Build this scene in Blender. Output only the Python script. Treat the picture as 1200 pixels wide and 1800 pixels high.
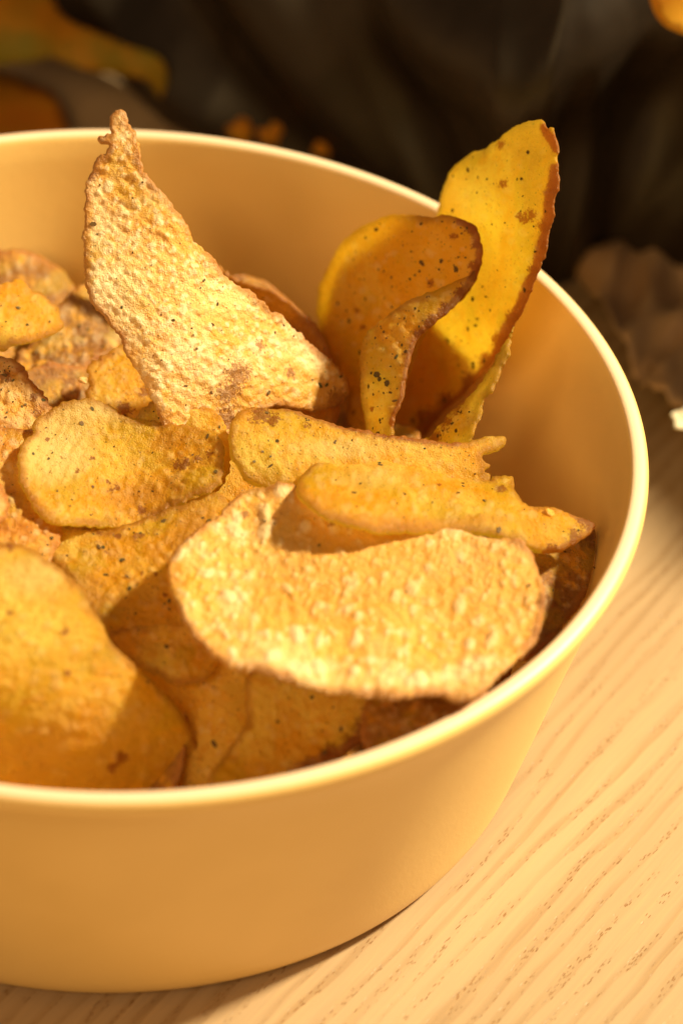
import bpy, bmesh, math, random
import numpy as np
from mathutils import Vector, Matrix
from mathutils.geometry import delaunay_2d_cdt

S = 0.01                      # everything below is thought out in centimetres
RIM = 6.15                    # height of the bowl's rim above the table
R0 = random.Random(7)

# ------------------------------------------------------------------ camera, world, lamps, exposure
scn = bpy.context.scene
for o in list(bpy.data.objects):
    bpy.data.objects.remove(o)
COL = scn.collection
E_, YAW, PITCH, ROLL, FPX, DIST = .6723, .0833, .0215, .0664, 6281.99, 60.0
CAM = np.array([0, -DIST * math.cos(E_), DIST * math.sin(E_) + RIM])
_el = E_ + PITCH
FWD = np.array([math.sin(YAW) * math.cos(_el), math.cos(YAW) * math.cos(_el), -math.sin(_el)])
_r = np.cross(FWD, [0, 0, 1]); _r /= np.linalg.norm(_r); _u = np.cross(_r, FWD)
RGT = _r * math.cos(ROLL) + _u * math.sin(ROLL)
UPV = -_r * math.sin(ROLL) + _u * math.cos(ROLL)
DEP0 = float((np.array([0, 0, RIM]) - CAM) @ FWD)

cd = bpy.data.cameras.new('camera'); cam = bpy.data.objects.new('camera', cd); COL.objects.link(cam)
cam.matrix_world = Matrix(((RGT[0], UPV[0], -FWD[0], CAM[0] * S), (RGT[1], UPV[1], -FWD[1], CAM[1] * S),
                           (RGT[2], UPV[2], -FWD[2], CAM[2] * S), (0, 0, 0, 1)))
cd.sensor_fit = 'VERTICAL'; cd.sensor_height = 36; cd.sensor_width = 24
cd.lens = FPX / 1800 * 36
cd.clip_start = .01; cd.clip_end = 50
cd.dof.use_dof = True
cd.dof.focus_distance = (DEP0 + .6) * S
cd.dof.aperture_fstop = (cd.lens / 10) / 1.2
cd.dof.aperture_blades = 0
scn.camera = cam

w = bpy.data.worlds.new('World'); scn.world = w; w.use_nodes = True
bg = w.node_tree.nodes['Background']
bg.inputs[0].default_value = (1.0, .68, .40, 1); bg.inputs[1].default_value = .18

def lamp(name, kind, az, el, dist, power, col, size, target=(0, 0, RIM)):
    ld = bpy.data.lights.new(name, kind); ld.energy = power; ld.color = col
    if kind == 'AREA':
        ld.shape = 'DISK'; ld.size = size
    else:
        ld.shadow_soft_size = size
    o = bpy.data.objects.new(name, ld); COL.objects.link(o)
    a, e = math.radians(az), math.radians(el)
    d = Vector((math.cos(a) * math.cos(e), math.sin(a) * math.cos(e), math.sin(e)))
    o.location = Vector(target) * S + d * dist
    o.rotation_euler = d.to_track_quat('Z', 'Y').to_euler()
    return o
lamp('key_lamp', 'AREA', 17, 42, 2.2, 138, (1.0, .84, .49), .20)
lamp('fill_lamp', 'AREA', -118, 38, 1.6, 12, (1.0, .64, .26), .8)

scn.view_settings.view_transform = 'Standard'; scn.view_settings.look = 'None'
scn.view_settings.exposure = 0; scn.view_settings.gamma = 1
scn.cycles.use_denoising = True
scn.cycles.max_bounces = 14; scn.cycles.diffuse_bounces = 8; scn.cycles.glossy_bounces = 4
scn.cycles.transmission_bounces = 8; scn.cycles.sample_clamp_indirect = 6

def P(px, py, dep):
    """pixel of the 1200x1800 photograph + depth (cm past the rim centre) -> world cm"""
    px = np.asarray(px, float); py = np.asarray(py, float); d = DEP0 + np.asarray(dep, float)
    return CAM + d[..., None] * (FWD + RGT * ((px - 600) / FPX)[..., None] + UPV * ((900 - py) / FPX)[..., None])
def Pz(px, py, z):
    """pixel -> world point at height z (cm)"""
    r = FWD + RGT * ((px - 600) / FPX) + UPV * ((900 - py) / FPX)
    return CAM + r * ((z - CAM[2]) / r[2])

# ------------------------------------------------------------------ node helpers
class NT:
    def __init__(s, name):
        s.m = bpy.data.materials.new(name); s.m.use_nodes = True
        s.t = s.m.node_tree; s.t.nodes.clear()
        s.out = s.n('ShaderNodeOutputMaterial')
    def n(s, typ, **kw):
        nd = s.t.nodes.new(typ)
        for k, v in kw.items():
            if hasattr(nd, k): setattr(nd, k, v)
        return nd
    def l(s, a, b): s.t.links.new(a, b)
    def val(s, sock, v):
        if isinstance(v, bpy.types.NodeSocket): s.l(v, sock)
        elif isinstance(v, tuple) and len(v) == 3 and sock.type == 'RGBA': sock.default_value = (*v, 1)
        else: sock.default_value = v
    def math(s, op, a, b=0.0, c=None, clamp=False):
        nd = s.n('ShaderNodeMath', operation=op, use_clamp=clamp)
        s.val(nd.inputs[0], a); s.val(nd.inputs[1], b)
        if c is not None: s.val(nd.inputs[2], c)
        return nd.outputs[0]
    def mix(s, f, a, b, blend='MIX'):
        nd = s.n('ShaderNodeMix', data_type='RGBA', blend_type=blend)
        s.val(nd.inputs[0], f); s.val(nd.inputs[6], a); s.val(nd.inputs[7], b)
        return nd.outputs[2]
    def ramp(s, v, lo, hi, smooth=True):
        nd = s.n('ShaderNodeMapRange', interpolation_type='SMOOTHSTEP' if smooth else 'LINEAR')
        s.val(nd.inputs[0], v); nd.inputs[1].default_value = lo; nd.inputs[2].default_value = hi
        return nd.outputs[0]
    def noise(s, vec, scale, detail=3, rough=.5, dist=0, w=None):
        nd = s.n('ShaderNodeTexNoise', noise_dimensions='4D' if w is not None else '3D')
        s.l(vec, nd.inputs['Vector']); nd.inputs['Scale'].default_value = scale
        nd.inputs['Detail'].default_value = detail; nd.inputs['Roughness'].default_value = rough
        nd.inputs['Distortion'].default_value = dist
        if w is not None: s.val(nd.inputs['W'], w)
        return nd.outputs[0]
    def vor(s, vec, scale, feature='F1', rnd=1.0):
        nd = s.n('ShaderNodeTexVoronoi', feature=feature)
        s.l(vec, nd.inputs['Vector']); nd.inputs['Scale'].default_value = scale
        nd.inputs['Randomness'].default_value = rnd
        return nd
    def attr(s, name): return s.n('ShaderNodeAttribute', attribute_name=name).outputs['Fac']
    def coords(s, scale=(1, 1, 1), rot=(0, 0, 0), kind='Object'):
        tc = s.n('ShaderNodeTexCoord'); mp = s.n('ShaderNodeMapping')
        s.l(tc.outputs[kind], mp.inputs[0]); mp.inputs['Scale'].default_value = scale
        mp.inputs['Rotation'].default_value = rot
        return mp.outputs[0]
    def bump(s, h, dist, strength=1.0, nrm=None):
        nd = s.n('ShaderNodeBump'); s.l(h, nd.inputs['Height'])
        nd.inputs['Distance'].default_value = dist; nd.inputs['Strength'].default_value = strength
        if nrm is not None: s.l(nrm, nd.inputs['Normal'])
        return nd.outputs[0]
    def bsdf(s, col, rough=.5, nrm=None, spec=.5, coat=0, coat_rough=.1, sheen=0):
        nd = s.n('ShaderNodeBsdfPrincipled')
        s.val(nd.inputs['Base Color'], col); s.val(nd.inputs['Roughness'], rough)
        nd.inputs['Specular IOR Level'].default_value = spec
        nd.inputs['Coat Weight'].default_value = coat; nd.inputs['Coat Roughness'].default_value = coat_rough
        if nrm is not None: s.l(nrm, nd.inputs['Normal'])
        return nd
    def done(s, sh): s.l(sh, s.out.inputs[0]); return s.m

def chip_material(name, pale, gold, tl, tmix=.42, blister=.5, speck=1.0, seed=0.0, fine=.18, olive=.35, tanc=(.66, .31, .035)):
    """fried potato: golden body, paler blister tops, browned rim, paprika and herb specks, thin enough to glow"""
    t = NT(name)
    c = t.coords((100, 100, 100))                      # object space in cm
    oi = t.n('ShaderNodeObjectInfo').outputs['Random']
    W = t.math('MULTIPLY_ADD', oi, 40, seed)
    edge = t.attr('edge'); bub = t.attr('bub'); char = t.attr('char')
    n1 = t.noise(c, .75, 4, .55, .4, W); n2 = t.noise(c, 3.2, 4, .6, .3, W); n3 = t.noise(c, 14, 3, .6, 0, W)
    n4 = t.noise(c, 45, 2, .6, 0, W)
    f = t.ramp(t.math('ADD', t.math('MULTIPLY', n1, .6), t.math('MULTIPLY', n2, .4)), .43, .60)
    col = t.mix(f, gold, pale)
    # olive, oil-soaked patches
    col = t.mix(t.math('MULTIPLY', t.ramp(t.noise(c, 1.3, 2, .5, 0, t.math('ADD', W, 9)), .52, .62), olive), col, (.66, .47, .02))
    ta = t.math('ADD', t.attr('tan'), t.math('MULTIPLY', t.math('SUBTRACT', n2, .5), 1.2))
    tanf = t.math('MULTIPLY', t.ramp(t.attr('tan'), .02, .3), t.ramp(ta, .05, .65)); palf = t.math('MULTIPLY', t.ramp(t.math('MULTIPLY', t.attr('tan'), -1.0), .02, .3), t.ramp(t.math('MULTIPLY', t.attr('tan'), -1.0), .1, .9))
    # toasted mottling
    col = t.mix(t.math('MULTIPLY', t.ramp(n2, .50, .66), .7), col, (.84, .41, .02))
    col = t.mix(t.math('MULTIPLY', t.ramp(n3, .52, .68), .35), col, (.84, .44, .04))
    col = t.mix(t.math('MULTIPLY', t.math('MULTIPLY', t.ramp(n4, .54, .66), t.ramp(n2, .38, .6)), fine), col, (.48, .20, .035))
    skin = t.ramp(t.math('ADD', t.attr('skin'), t.math('MULTIPLY', t.math('SUBTRACT', n3, .5), 1.0)), .25, .6)
    col = t.mix(t.math('MULTIPLY', skin, .72), col, t.mix(n3, (.42, .17, .03), (.84, .46, .13)))
    col = t.mix(t.math('MULTIPLY', tanf, .85), col, tanc); col = t.mix(t.math('MULTIPLY', palf, .8), col, (1.0, .81, .38))  # browning that also paints shade; the pale mix also paints lit areas
    bt = t.math('MULTIPLY', t.math('SUBTRACT', 1.0, t.math('MULTIPLY', tanf, .45)), t.ramp(t.math('ADD', bub, t.math('MULTIPLY', t.math('SUBTRACT', n3, .5), .8)), .10, 1.0)); bt = t.math('MULTIPLY', bt, blister)
    col = t.mix(bt, col, (1.0, .87, .60))
    # browned crust along the rim
    e2 = t.math('ADD', edge, t.math('MULTIPLY', t.math('SUBTRACT', n2, .5), .28))
    rim = t.math('SUBTRACT', 1, t.ramp(e2, .02, .17))
    rim = t.math('MULTIPLY', rim, t.ramp(t.noise(c, .9, 2, .5, 0, t.math('ADD', W, 4)), .30, .5))
    col = t.mix(t.math('MULTIPLY', rim, .85), col, (.42, .155, .03))
    # spices
    v = t.vor(c, 5.5); sp = t.math('LESS_THAN', t.math('ADD', v.outputs['Distance'], t.math('MULTIPLY', n4, .10)), .155)
    sc = t.n('ShaderNodeSeparateColor'); t.l(v.outputs['Color'], sc.inputs[0])
    keep = t.math('LESS_THAN', sc.outputs[0], .34 * speck)
    col = t.mix(t.math('MULTIPLY', sp, t.math('MULTIPLY', keep, .85)), col, t.mix(sc.outputs[1], (.05, .045, .015), (.26, .06, .01)))
    v2 = t.vor(c, 13); sc2 = t.n('ShaderNodeSeparateColor'); t.l(v2.outputs['Color'], sc2.inputs[0])
    sp2 = t.math('MULTIPLY', t.math('LESS_THAN', v2.outputs['Distance'], .2), t.math('LESS_THAN', sc2.outputs[0], .34 * speck))
    col = t.mix(t.math('MULTIPLY', sp2, .8), col, t.mix(t.math('GREATER_THAN', sc2.outputs[1], .5), (.10, .07, .015), (.42, .10, .015)))
    # scorched spots with their own outline
    ch = t.ramp(t.math('ADD', char, t.math('MULTIPLY', t.math('SUBTRACT', t.math('ADD', n3, t.math('MULTIPLY', t.math('SUBTRACT', n4, .5), .6)), .5), 2.6)), .40, .85)
    col = t.mix(t.math('MULTIPLY', t.math('MULTIPLY', ch, t.ramp(char, .02, .2)), .8), col, (.26, .09, .015))
    h = t.math('ADD', t.math('MULTIPLY', n3, .6), t.math('MULTIPLY', n4, .4))
    b1 = t.bump(h, .0009, .75)
    v3 = t.vor(c, 17, 'SMOOTH_F1')
    b2 = t.bump(t.math('SUBTRACT', 1, v3.outputs['Distance']), .0003, .25, b1)
    p = t.bsdf(col, t.math('MULTIPLY_ADD', n3, .35, .14), b2, .55)
    tr = t.n('ShaderNodeBsdfTranslucent'); t.l(t.mix(t.math('MULTIPLY', t.math('MAXIMUM', skin, ch), .92), t.mix(.62, col, tl), (.50, .19, .03)), tr.inputs[0]); t.l(b1, tr.inputs['Normal'])
    mx = t.n('ShaderNodeMixShader'); mx.inputs[0].default_value = tmix
    t.l(p.outputs[0], mx.inputs[1]); t.l(tr.outputs[0], mx.inputs[2])
    return t.done(mx.outputs[0])

M = {}
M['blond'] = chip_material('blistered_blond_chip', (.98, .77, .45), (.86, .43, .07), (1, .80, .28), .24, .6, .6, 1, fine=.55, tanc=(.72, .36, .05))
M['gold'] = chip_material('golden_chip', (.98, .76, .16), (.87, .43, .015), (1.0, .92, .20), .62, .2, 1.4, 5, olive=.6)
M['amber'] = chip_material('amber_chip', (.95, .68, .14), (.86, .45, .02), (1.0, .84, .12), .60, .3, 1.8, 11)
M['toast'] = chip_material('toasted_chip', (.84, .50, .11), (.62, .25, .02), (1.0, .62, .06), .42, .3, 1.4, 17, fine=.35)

def bowl_material():
    t = NT('yellow_ceramic')
    c = t.coords((100, 100, 100))
    n = t.noise(c, .5, 2, .5); n2 = t.noise(c, 22, 3, .6)
    col = t.mix(t.ramp(n, .35, .65), (.79, .54, .20), (.82, .565, .215))
    zz = t.n('ShaderNodeSeparateXYZ'); t.l(c, zz.inputs[0])
    col = t.mix(t.math('MULTIPLY', t.ramp(zz.outputs[2], 6.08, 6.145), .6), col, (.80, .62, .60))  # lip paler: its lit highlight is painted into the colour
    b = t.bump(t.math('ADD', n2, t.math('MULTIPLY', t.noise(c, 6, 3, .6), .8)), .00015, .3)
    p = t.bsdf(col, .42, b, .4, coat=.15, coat_rough=.35)
    return t.done(p.outputs[0])
M['deep'] = chip_material('dark_fried_chip', (.42, .20, .045), (.28, .11, .02), (.8, .40, .05), .25, .2, 1.4, 23, fine=.4)  # chip colour darkened to paint the shade deep in the heap
M['bowl'] = bowl_material()

def wood_material():
    t = NT('oiled_ash_wood')
    a = math.radians(-54)
    tc = t.n('ShaderNodeTexCoord')
    m0 = t.n('ShaderNodeMapping'); t.l(tc.outputs['Object'], m0.inputs[0]); m0.inputs['Rotation'].default_value = (0, 0, a)
    base = m0.outputs[0]
    def sc(x, y):
        m = t.n('ShaderNodeMapping'); t.l(base, m.inputs[0]); m.inputs['Scale'].default_value = (x, y, 1)
        return m.outputs[0]
    # growth rings: bands across the grain, bent by slow noise
    sep = t.n('ShaderNodeSeparateXYZ'); t.l(base, sep.inputs[0])
    bend = t.noise(sc(6, 22), 1, 3, .5)
    yy = t.math('ADD', t.math('MULTIPLY', sep.outputs[1], 262), t.math('ADD', t.math('MULTIPLY', bend, 3.2), t.math('MULTIPLY', t.noise(sc(14, 90), 1, 3, .6), 2.2)))
    saw = t.math('FRACT', yy)
    band = t.math('MULTIPLY', t.ramp(saw, .0, .10), t.math('SUBTRACT', 1, t.ramp(saw, .22, .62)))
    broad = t.noise(sc(3, 40), 1, 3, .5)
    fib = t.noise(sc(60, 1500), 1, 3, .6)
    col = t.mix(t.ramp(broad, .3, .7), (.36, .25, .155), (.43, .305, .195))
    col = t.mix(t.math('MULTIPLY', band, t.math('MULTIPLY', t.ramp(t.noise(sc(9, 120), 1, 3, .6), .34, .64), .8)), col, (.29, .185, .10))
    col = t.mix(t.math('MULTIPLY', t.ramp(fib, .4, .8), .2), col, (.60, .38, .18))
    # open pores: short dark dashes gathered in the ring bands
    v = t.vor(sc(650, 3400), 1); s2 = t.n('ShaderNodeSeparateColor'); t.l(v.outputs['Color'], s2.inputs[0])
    pore = t.math('MULTIPLY', t.math('LESS_THAN', v.outputs['Distance'], .34), t.math('LESS_THAN', s2.outputs[0], .8))
    patch = t.ramp(t.noise(sc(60, 300), 1, 3, .65), .44, .60)
    pore = t.math('MULTIPLY', pore, t.math('MULTIPLY', t.ramp(band, .35, .7), patch))
    col = t.mix(t.math('MULTIPLY', pore, .8), col, (.22, .105, .035))
    h = t.math('SUBTRACT', t.math('MULTIPLY', fib, .25), pore)
    b = t.bump(h, .00022, .8)
    p = t.bsdf(col, t.math('MULTIPLY_ADD', fib, .2, .42), b, .35)
    return t.done(p.outputs[0])
M['wood'] = wood_material()

def simple(name, col, rough=.6, spec=.4, noise=None, tl=None, bumpd=0, coat=0, metal=0):
    t = NT(name); c = t.coords((100, 100, 100)); nrm = None; cc = col
    if noise:
        n = t.noise(c, noise[0], 4, .55, .3); cc = t.mix(t.ramp(n, .35, .65), col, noise[1])
        if bumpd: nrm = t.bump(t.noise(c, noise[0] * 5, 3, .6), bumpd, .6)
    p = t.bsdf(cc, rough, nrm, spec, coat=coat); p.inputs['Metallic'].default_value = metal
    if tl is None: return t.done(p.outputs[0])
    tr = t.n('ShaderNodeBsdfTranslucent'); t.val(tr.inputs[0], cc)
    mx = t.n('ShaderNodeMixShader'); mx.inputs[0].default_value = tl
    t.l(p.outputs[0], mx.inputs[1]); t.l(tr.outputs[0], mx.inputs[2]); return t.done(mx.outputs[0])
M['herb'] = simple('dried_herb', (.075, .065, .018), .7, .3, (9, (.13, .06, .015)))
M['packet'] = simple('dark_brown_film', (.011, .006, .003), .44, .28, (.35, (.024, .016, .011)), coat=.0)
M['wrap'] = simple('brown_wrapper', (.46, .31, .19), .38, .5, (.5, (.34, .21, .125)))
M['leaf_orange'] = simple('orange_leaf', (.70, .25, .015), .6, .3, (.45, (.66, .34, .02)), tl=.4)
M['leaf_green'] = simple('turning_leaf', (.58, .24, .012), .6, .3, (.5, (.26, .21, .02)), tl=.3)
M['petal'] = simple('white_petal', (.85, .80, .66), .6, .3, (3, (.8, .7, .5)), tl=.3)
M['stem'] = simple('green_stem', (.10, .12, .03), .6, .3, (3, (.16, .12, .03)))

# ------------------------------------------------------------------ object helpers
def tag(o, label=None, cat=None, group=None, kind=None):
    if label: o['label'] = label
    if cat: o['category'] = cat
    if group: o['group'] = group
    if kind: o['kind'] = kind
    return o
def mesh_obj(name, V, F, mat, parent=None, loc=None, smooth=True, attrs=None):
    V = np.asarray(V, float)
    c = np.zeros(3) if loc is None else np.asarray(loc, float)
    me = bpy.data.meshes.new(name)
    me.from_pydata(((V - c) * S).tolist(), [], F)
    if smooth: me.polygons.foreach_set('use_smooth', [True] * len(me.polygons))
    if attrs:
        for k, a in attrs.items():
            at = me.attributes.new(k, 'FLOAT', 'POINT'); at.data.foreach_set('value', np.asarray(a, np.float32))
    me.materials.append(mat); me.update()
    o = bpy.data.objects.new(name, me); COL.objects.link(o); o.location = Vector((c * S).tolist())
    if parent is not None:
        o.parent = parent; o.location = Vector(((c - np.array(parent.location) / S) * S).tolist())
    return o

def smooth_noise(rs, n, scale):
    """a smooth random function of 2-D points, amplitude about 1, feature size `scale`"""
    k = rs.randn(n, 2); k /= np.linalg.norm(k, axis=1)[:, None]; k *= (2 * np.pi / scale) * (.5 + rs.rand(n, 1))
    ph = rs.rand(n) * 6.283
    return lambda Q: np.sin(Q @ k.T + ph).sum(1) / math.sqrt(n) * 1.2

def catmull(pts, step):
    pts = np.asarray(pts, float); n = len(pts); out = []
    for i in range(n):
        p0, p1, p2, p3 = pts[i - 1], pts[i], pts[(i + 1) % n], pts[(i + 2) % n]
        m = max(2, int(np.linalg.norm(p2 - p1) / step))
        for k in range(m):
            t = k / m
            out.append(.5 * ((2 * p1) + (-p0 + p2) * t + (2 * p0 - 5 * p1 + 4 * p2 - p3) * t * t + (-p0 + 3 * p1 - 3 * p2 + p3) * t ** 3))
    out = np.array(out)
    L = np.r_[0, np.cumsum(np.linalg.norm(np.roll(out, -1, 0) - out, axis=1))]
    m = int(L[-1] / step); q = np.linspace(0, L[-1], m, endpoint=False); oc = np.vstack([out, out[:1]])
    return np.stack([np.interp(q, L, oc[:, 0]), np.interp(q, L, oc[:, 1])], -1)

def inside(poly, Q):
    x, y = Q[:, 0], Q[:, 1]; r = np.zeros(len(Q), bool); n = len(poly)
    for i in range(n):
        x1, y1 = poly[i - 1]; x2, y2 = poly[i]
        if y1 == y2: continue
        c = ((y1 > y) != (y2 > y)) & (x < (x2 - x1) * (y - y1) / (y2 - y1) + x1); r ^= c
    return r
def dist_to(poly, Q):
    a = poly; b = np.roll(poly, -1, 0); ab = b - a; L = (ab ** 2).sum(1) + 1e-12
    best = np.full(len(Q), 1e9)
    for s in range(0, len(Q), 3000):
        q = Q[s:s + 3000, None]; t = np.clip(((q - a) * ab).sum(-1) / L, 0, 1)
        best[s:s + 3000] = np.sqrt(((q - (a + t[..., None] * ab)) ** 2).sum(-1)).min(1)
    return best

IN_Z = [.5, .8, 1.2, 1.7, 2.6, 3.6, 4.6, 5.3, 5.7, 5.9, 6.0, 6.07, 6.12]
IN_R = [6.2, 6.7, 7.2, 7.45, 7.72, 8.0, 8.26, 8.42, 8.5, 8.54, 8.57, 8.61, 8.67]

def chip(outline, surf, mat, label, seed, res=4.0, jag=2.2, thick=.08, bub=(260, .05, .13, .30), warp=.05,
         spots=(), flakes=30, group='potato chips heaped in the bowl', skin=(), tan_shade=(), big=None, ruffle=.025, name='potato_chip'):
    """outline: closed curve in parameter space (100 units ~ 1 cm); surf(Q) -> world cm.
       One closed shell with two blistered faces and a torn, rounded rim."""
    rs = np.random.RandomState(seed)
    B = catmull(outline, res * .8)
    n = len(B); tg = np.roll(B, -1, 0) - np.roll(B, 1, 0); tg /= np.linalg.norm(tg, axis=1)[:, None] + 1e-9
    nor = np.stack([-tg[:, 1], tg[:, 0]], -1)
    fj = smooth_noise(rs, 10, 55); f2 = smooth_noise(rs, 24, 21); f3 = smooth_noise(rs, 24, 11)
    crumb = np.convolve(np.r_[(rs.rand(n + 4) - .5)], [.25, .5, .25], 'same')[2:-2]
    B = B + nor * (jag * (.6 * fj(B) + .3 * f2(B) + .35 * f3(B) + 2.2 * crumb))[:, None]
    lo, hi = B.min(0), B.max(0)
    h = res * .866; rows = []
    for j, y in enumerate(np.arange(lo[1], hi[1], h)):
        x = np.arange(lo[0] + (j % 2) * res / 2, hi[0], res); rows.append(np.stack([x, np.full(len(x), y)], -1))
    G = np.vstack(rows); G = G[inside(B, G)]; G = G[dist_to(B, G) > res * .62]
    G += (rs.rand(*G.shape) - .5) * res * .25
    pts = np.vstack([B, G])
    vs, es, fs, ov, oe, of = delaunay_2d_cdt([Vector(p) for p in pts.tolist()], [], [list(range(n))], 1, 1e-5)
    Q = np.array([tuple(v) for v in vs]); F = np.array(fs); N = len(Q)
    orig = np.full(N, -1)
    for i, o_ in enumerate(ov):
        if o_: orig[i] = min(o_)
    D = dist_to(B, Q) / 100.0                            # cm
    Pw = surf(Q)
    e = 1.5
    tx = surf(Q + [e, 0]) - surf(Q - [e, 0]); ty = surf(Q + [0, e]) - surf(Q - [0, e])
    NR = np.cross(tx, ty); NR /= np.linalg.norm(NR, axis=1)[:, None]
    if (NR @ (-FWD)).mean() < 0: NR = -NR
    Qc = Q / 100.0
    wf = smooth_noise(rs, 10, 2.6); rf = smooth_noise(rs, 8, 1.0)
    base = warp * wf(Qc) + ruffle * rf(Qc) * np.exp(-D / .5)
    def blisters(cnt, r0, r1, hh):
        c = Qc[rs.randint(0, N, cnt)]; r = r0 + (r1 - r0) * rs.rand(cnt) ** 2.2
        asp = .75 + .5 * rs.rand(cnt); th = rs.rand(cnt) * 3.14
        H = np.zeros(N)
        for k in range(cnt):
            d = Qc - c[k]; m = np.abs(d).max(1) < r[k] * 1.5; dd = d[m]
            u = (dd[:, 0] * math.cos(th[k]) + dd[:, 1] * math.sin(th[k])) * asp[k]
            v = (-dd[:, 0] * math.sin(th[k]) + dd[:, 1] * math.cos(th[k])) / asp[k]
            q = np.clip(1 - (u * u + v * v) / r[k] ** 2, 0, 1)
            H[m] = np.maximum(H[m], r[k] * hh * q)
        return H
    cnt, r0, r1, hh = bub
    top = blisters(cnt, r0, r1, hh)
    if big: top = np.maximum(top, blisters(*big))
    bot = blisters(int(cnt * .6), r0, r1, hh * .8)
    fine = smooth_noise(rs, 20, .16)(Qc) * .006 + smooth_noise(rs, 20, .3)(Qc) * .008
    round_ = np.sqrt(np.clip(1 - (1 - np.clip(D / (thick * .5), 0, 1)) ** 2, .12, 1))
    fade = np.clip(D / .12, .25, 1)
    ht = thick / 2 * round_ + (top + fine) * fade
    hb = thick / 2 * round_ + bot * fade
    T = Pw + NR * (base + ht)[:, None]; U = Pw + NR * (base - hb)[:, None]
    V = np.vstack([T, U])
    rr = np.hypot(V[:, 0], V[:, 1]) + 1e-9; zi = np.clip(V[:, 2], .5, 6.1)
    lim = np.where(V[:, 2] < 6.12, np.interp(zi, IN_Z, IN_R) - .03, 99)
    k_ = np.minimum(1, lim / rr); V[:, 0] *= k_; V[:, 1] *= k_; V[:, 2] = np.maximum(V[:, 2], .75)
    # orient
    a, b_, c_ = T[F[0, 0]], T[F[0, 1]], T[F[0, 2]]
    if np.dot(np.cross(b_ - a, c_ - a), NR[F[0, 0]]) < 0: F = F[:, ::-1]
    faces = F.tolist() + (F[:, ::-1] + N).tolist()
    ed = {}
    for f in F.tolist():
        for i in range(3):
            x, y = f[i], f[(i + 1) % 3]
            if (y, x) in ed: del ed[(y, x)]
            else: ed[(x, y)] = 1
    for (x, y) in ed: faces.append((y, x, x + N, y + N))
    char = np.zeros(N)
    for (sx, sy, sr) in spots:
        d = np.linalg.norm(Q - [sx, sy], axis=1); char = np.maximum(char, np.clip(1.35 - d / sr, 0, 1))
    sk = np.zeros(N)
    for pl, wd in skin:
        pl = np.array(pl, float); dm = np.full(N, 1e9)
        for a, b in zip(pl[:-1], pl[1:]):
            ab = b - a; t_ = np.clip(((Q - a) @ ab) / (ab @ ab), 0, 1); dm = np.minimum(dm, np.linalg.norm(Q - a - t_[:, None] * ab, axis=1))
        sk = np.maximum(sk, np.clip(1.3 - dm / wd, 0, 1))
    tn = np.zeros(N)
    for (sx, sy, rx, ry, am) in tan_shade:
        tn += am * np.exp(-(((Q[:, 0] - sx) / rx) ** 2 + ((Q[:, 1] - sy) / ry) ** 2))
    mx = max(1e-6, np.percentile(top, 97))
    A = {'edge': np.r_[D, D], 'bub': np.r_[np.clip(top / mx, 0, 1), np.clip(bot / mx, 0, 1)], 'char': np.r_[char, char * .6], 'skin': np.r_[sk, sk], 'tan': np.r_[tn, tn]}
    o = mesh_obj(name, V, faces, mat, loc=Pw.mean(0), attrs=A)
    tag(o, label, 'potato chip', group)
    # loose flakes of dried herb stuck on the seasoned face
    if flakes:
        FV, FF = [], []
        for k in range(flakes):
            i = rs.randint(0, N)
            if D[i] < .08: continue
            r = (.018 + .05 * rs.rand() ** 3); nn = NR[i]; t1 = tx[i] / np.linalg.norm(tx[i]); t2 = np.cross(nn, t1)
            th = rs.rand() * 6.28; asp = .35 + .6 * rs.rand(); b0 = len(FV); m = 6
            ax = t1 * math.cos(th) + t2 * math.sin(th); ay = -t1 * math.sin(th) + t2 * math.cos(th)
            for lay in (-.006, .012):
                for q in range(m):
                    g = q / m * 6.283; rr = r * (.7 + .5 * rs.rand())
                    FV.append(T[i] + nn * (lay + .01 * math.cos(g)) + ax * rr * math.cos(g) + ay * rr * asp * math.sin(g))
            FF.append(list(range(b0 + m, b0 + 2 * m))); FF.append(list(range(b0, b0 + m))[::-1])
            for q in range(m): FF.append((b0 + q, b0 + (q + 1) % m, b0 + m + (q + 1) % m, b0 + m + q))
        if FV: tag(mesh_obj('herb_flakes', FV, FF, M['herb'], parent=o, loc=Pw.mean(0), smooth=False), kind='stuff')
    return o

SURF = {}
def leaf_plane(key, anchors, curv=(0, 0, 0), centre=None, like=None, off=0, cubic=(0, 0)):
    """a bent sheet through three anchors (photo px, photo py, depth cm); curv in cm per (100 px)^2"""
    a = np.array(anchors, float) if like is None else SURF[like][1]
    c = np.array(centre if centre is not None else a[:, :2].mean(0))
    kb = curv if like is None or curv != (0, 0, 0) else SURF[like][2]
    if like is not None and centre is None: c = SURF[like][3]
    Xa = (a[:, 0] - c[0]) / 100; Ya = (a[:, 1] - c[1]) / 100
    co = np.linalg.solve(np.c_[a[:, 0], a[:, 1], np.ones(3)], a[:, 2] - kb[0] * Xa * Xa - kb[1] * Xa * Ya - kb[2] * Ya * Ya)
    def dep(Q):
        X = (Q[:, 0] - c[0]) / 100; Y = (Q[:, 1] - c[1]) / 100
        return co[0] * Q[:, 0] + co[1] * Q[:, 1] + co[2] + off + kb[0] * X * X + kb[1] * X * Y + kb[2] * Y * Y + cubic[0] * X ** 3 + cubic[1] * Y ** 3
    f = lambda Q: P(Q[:, 0], Q[:, 1], dep(Q))
    SURF[key] = (f, a, kb, c); return f
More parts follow.
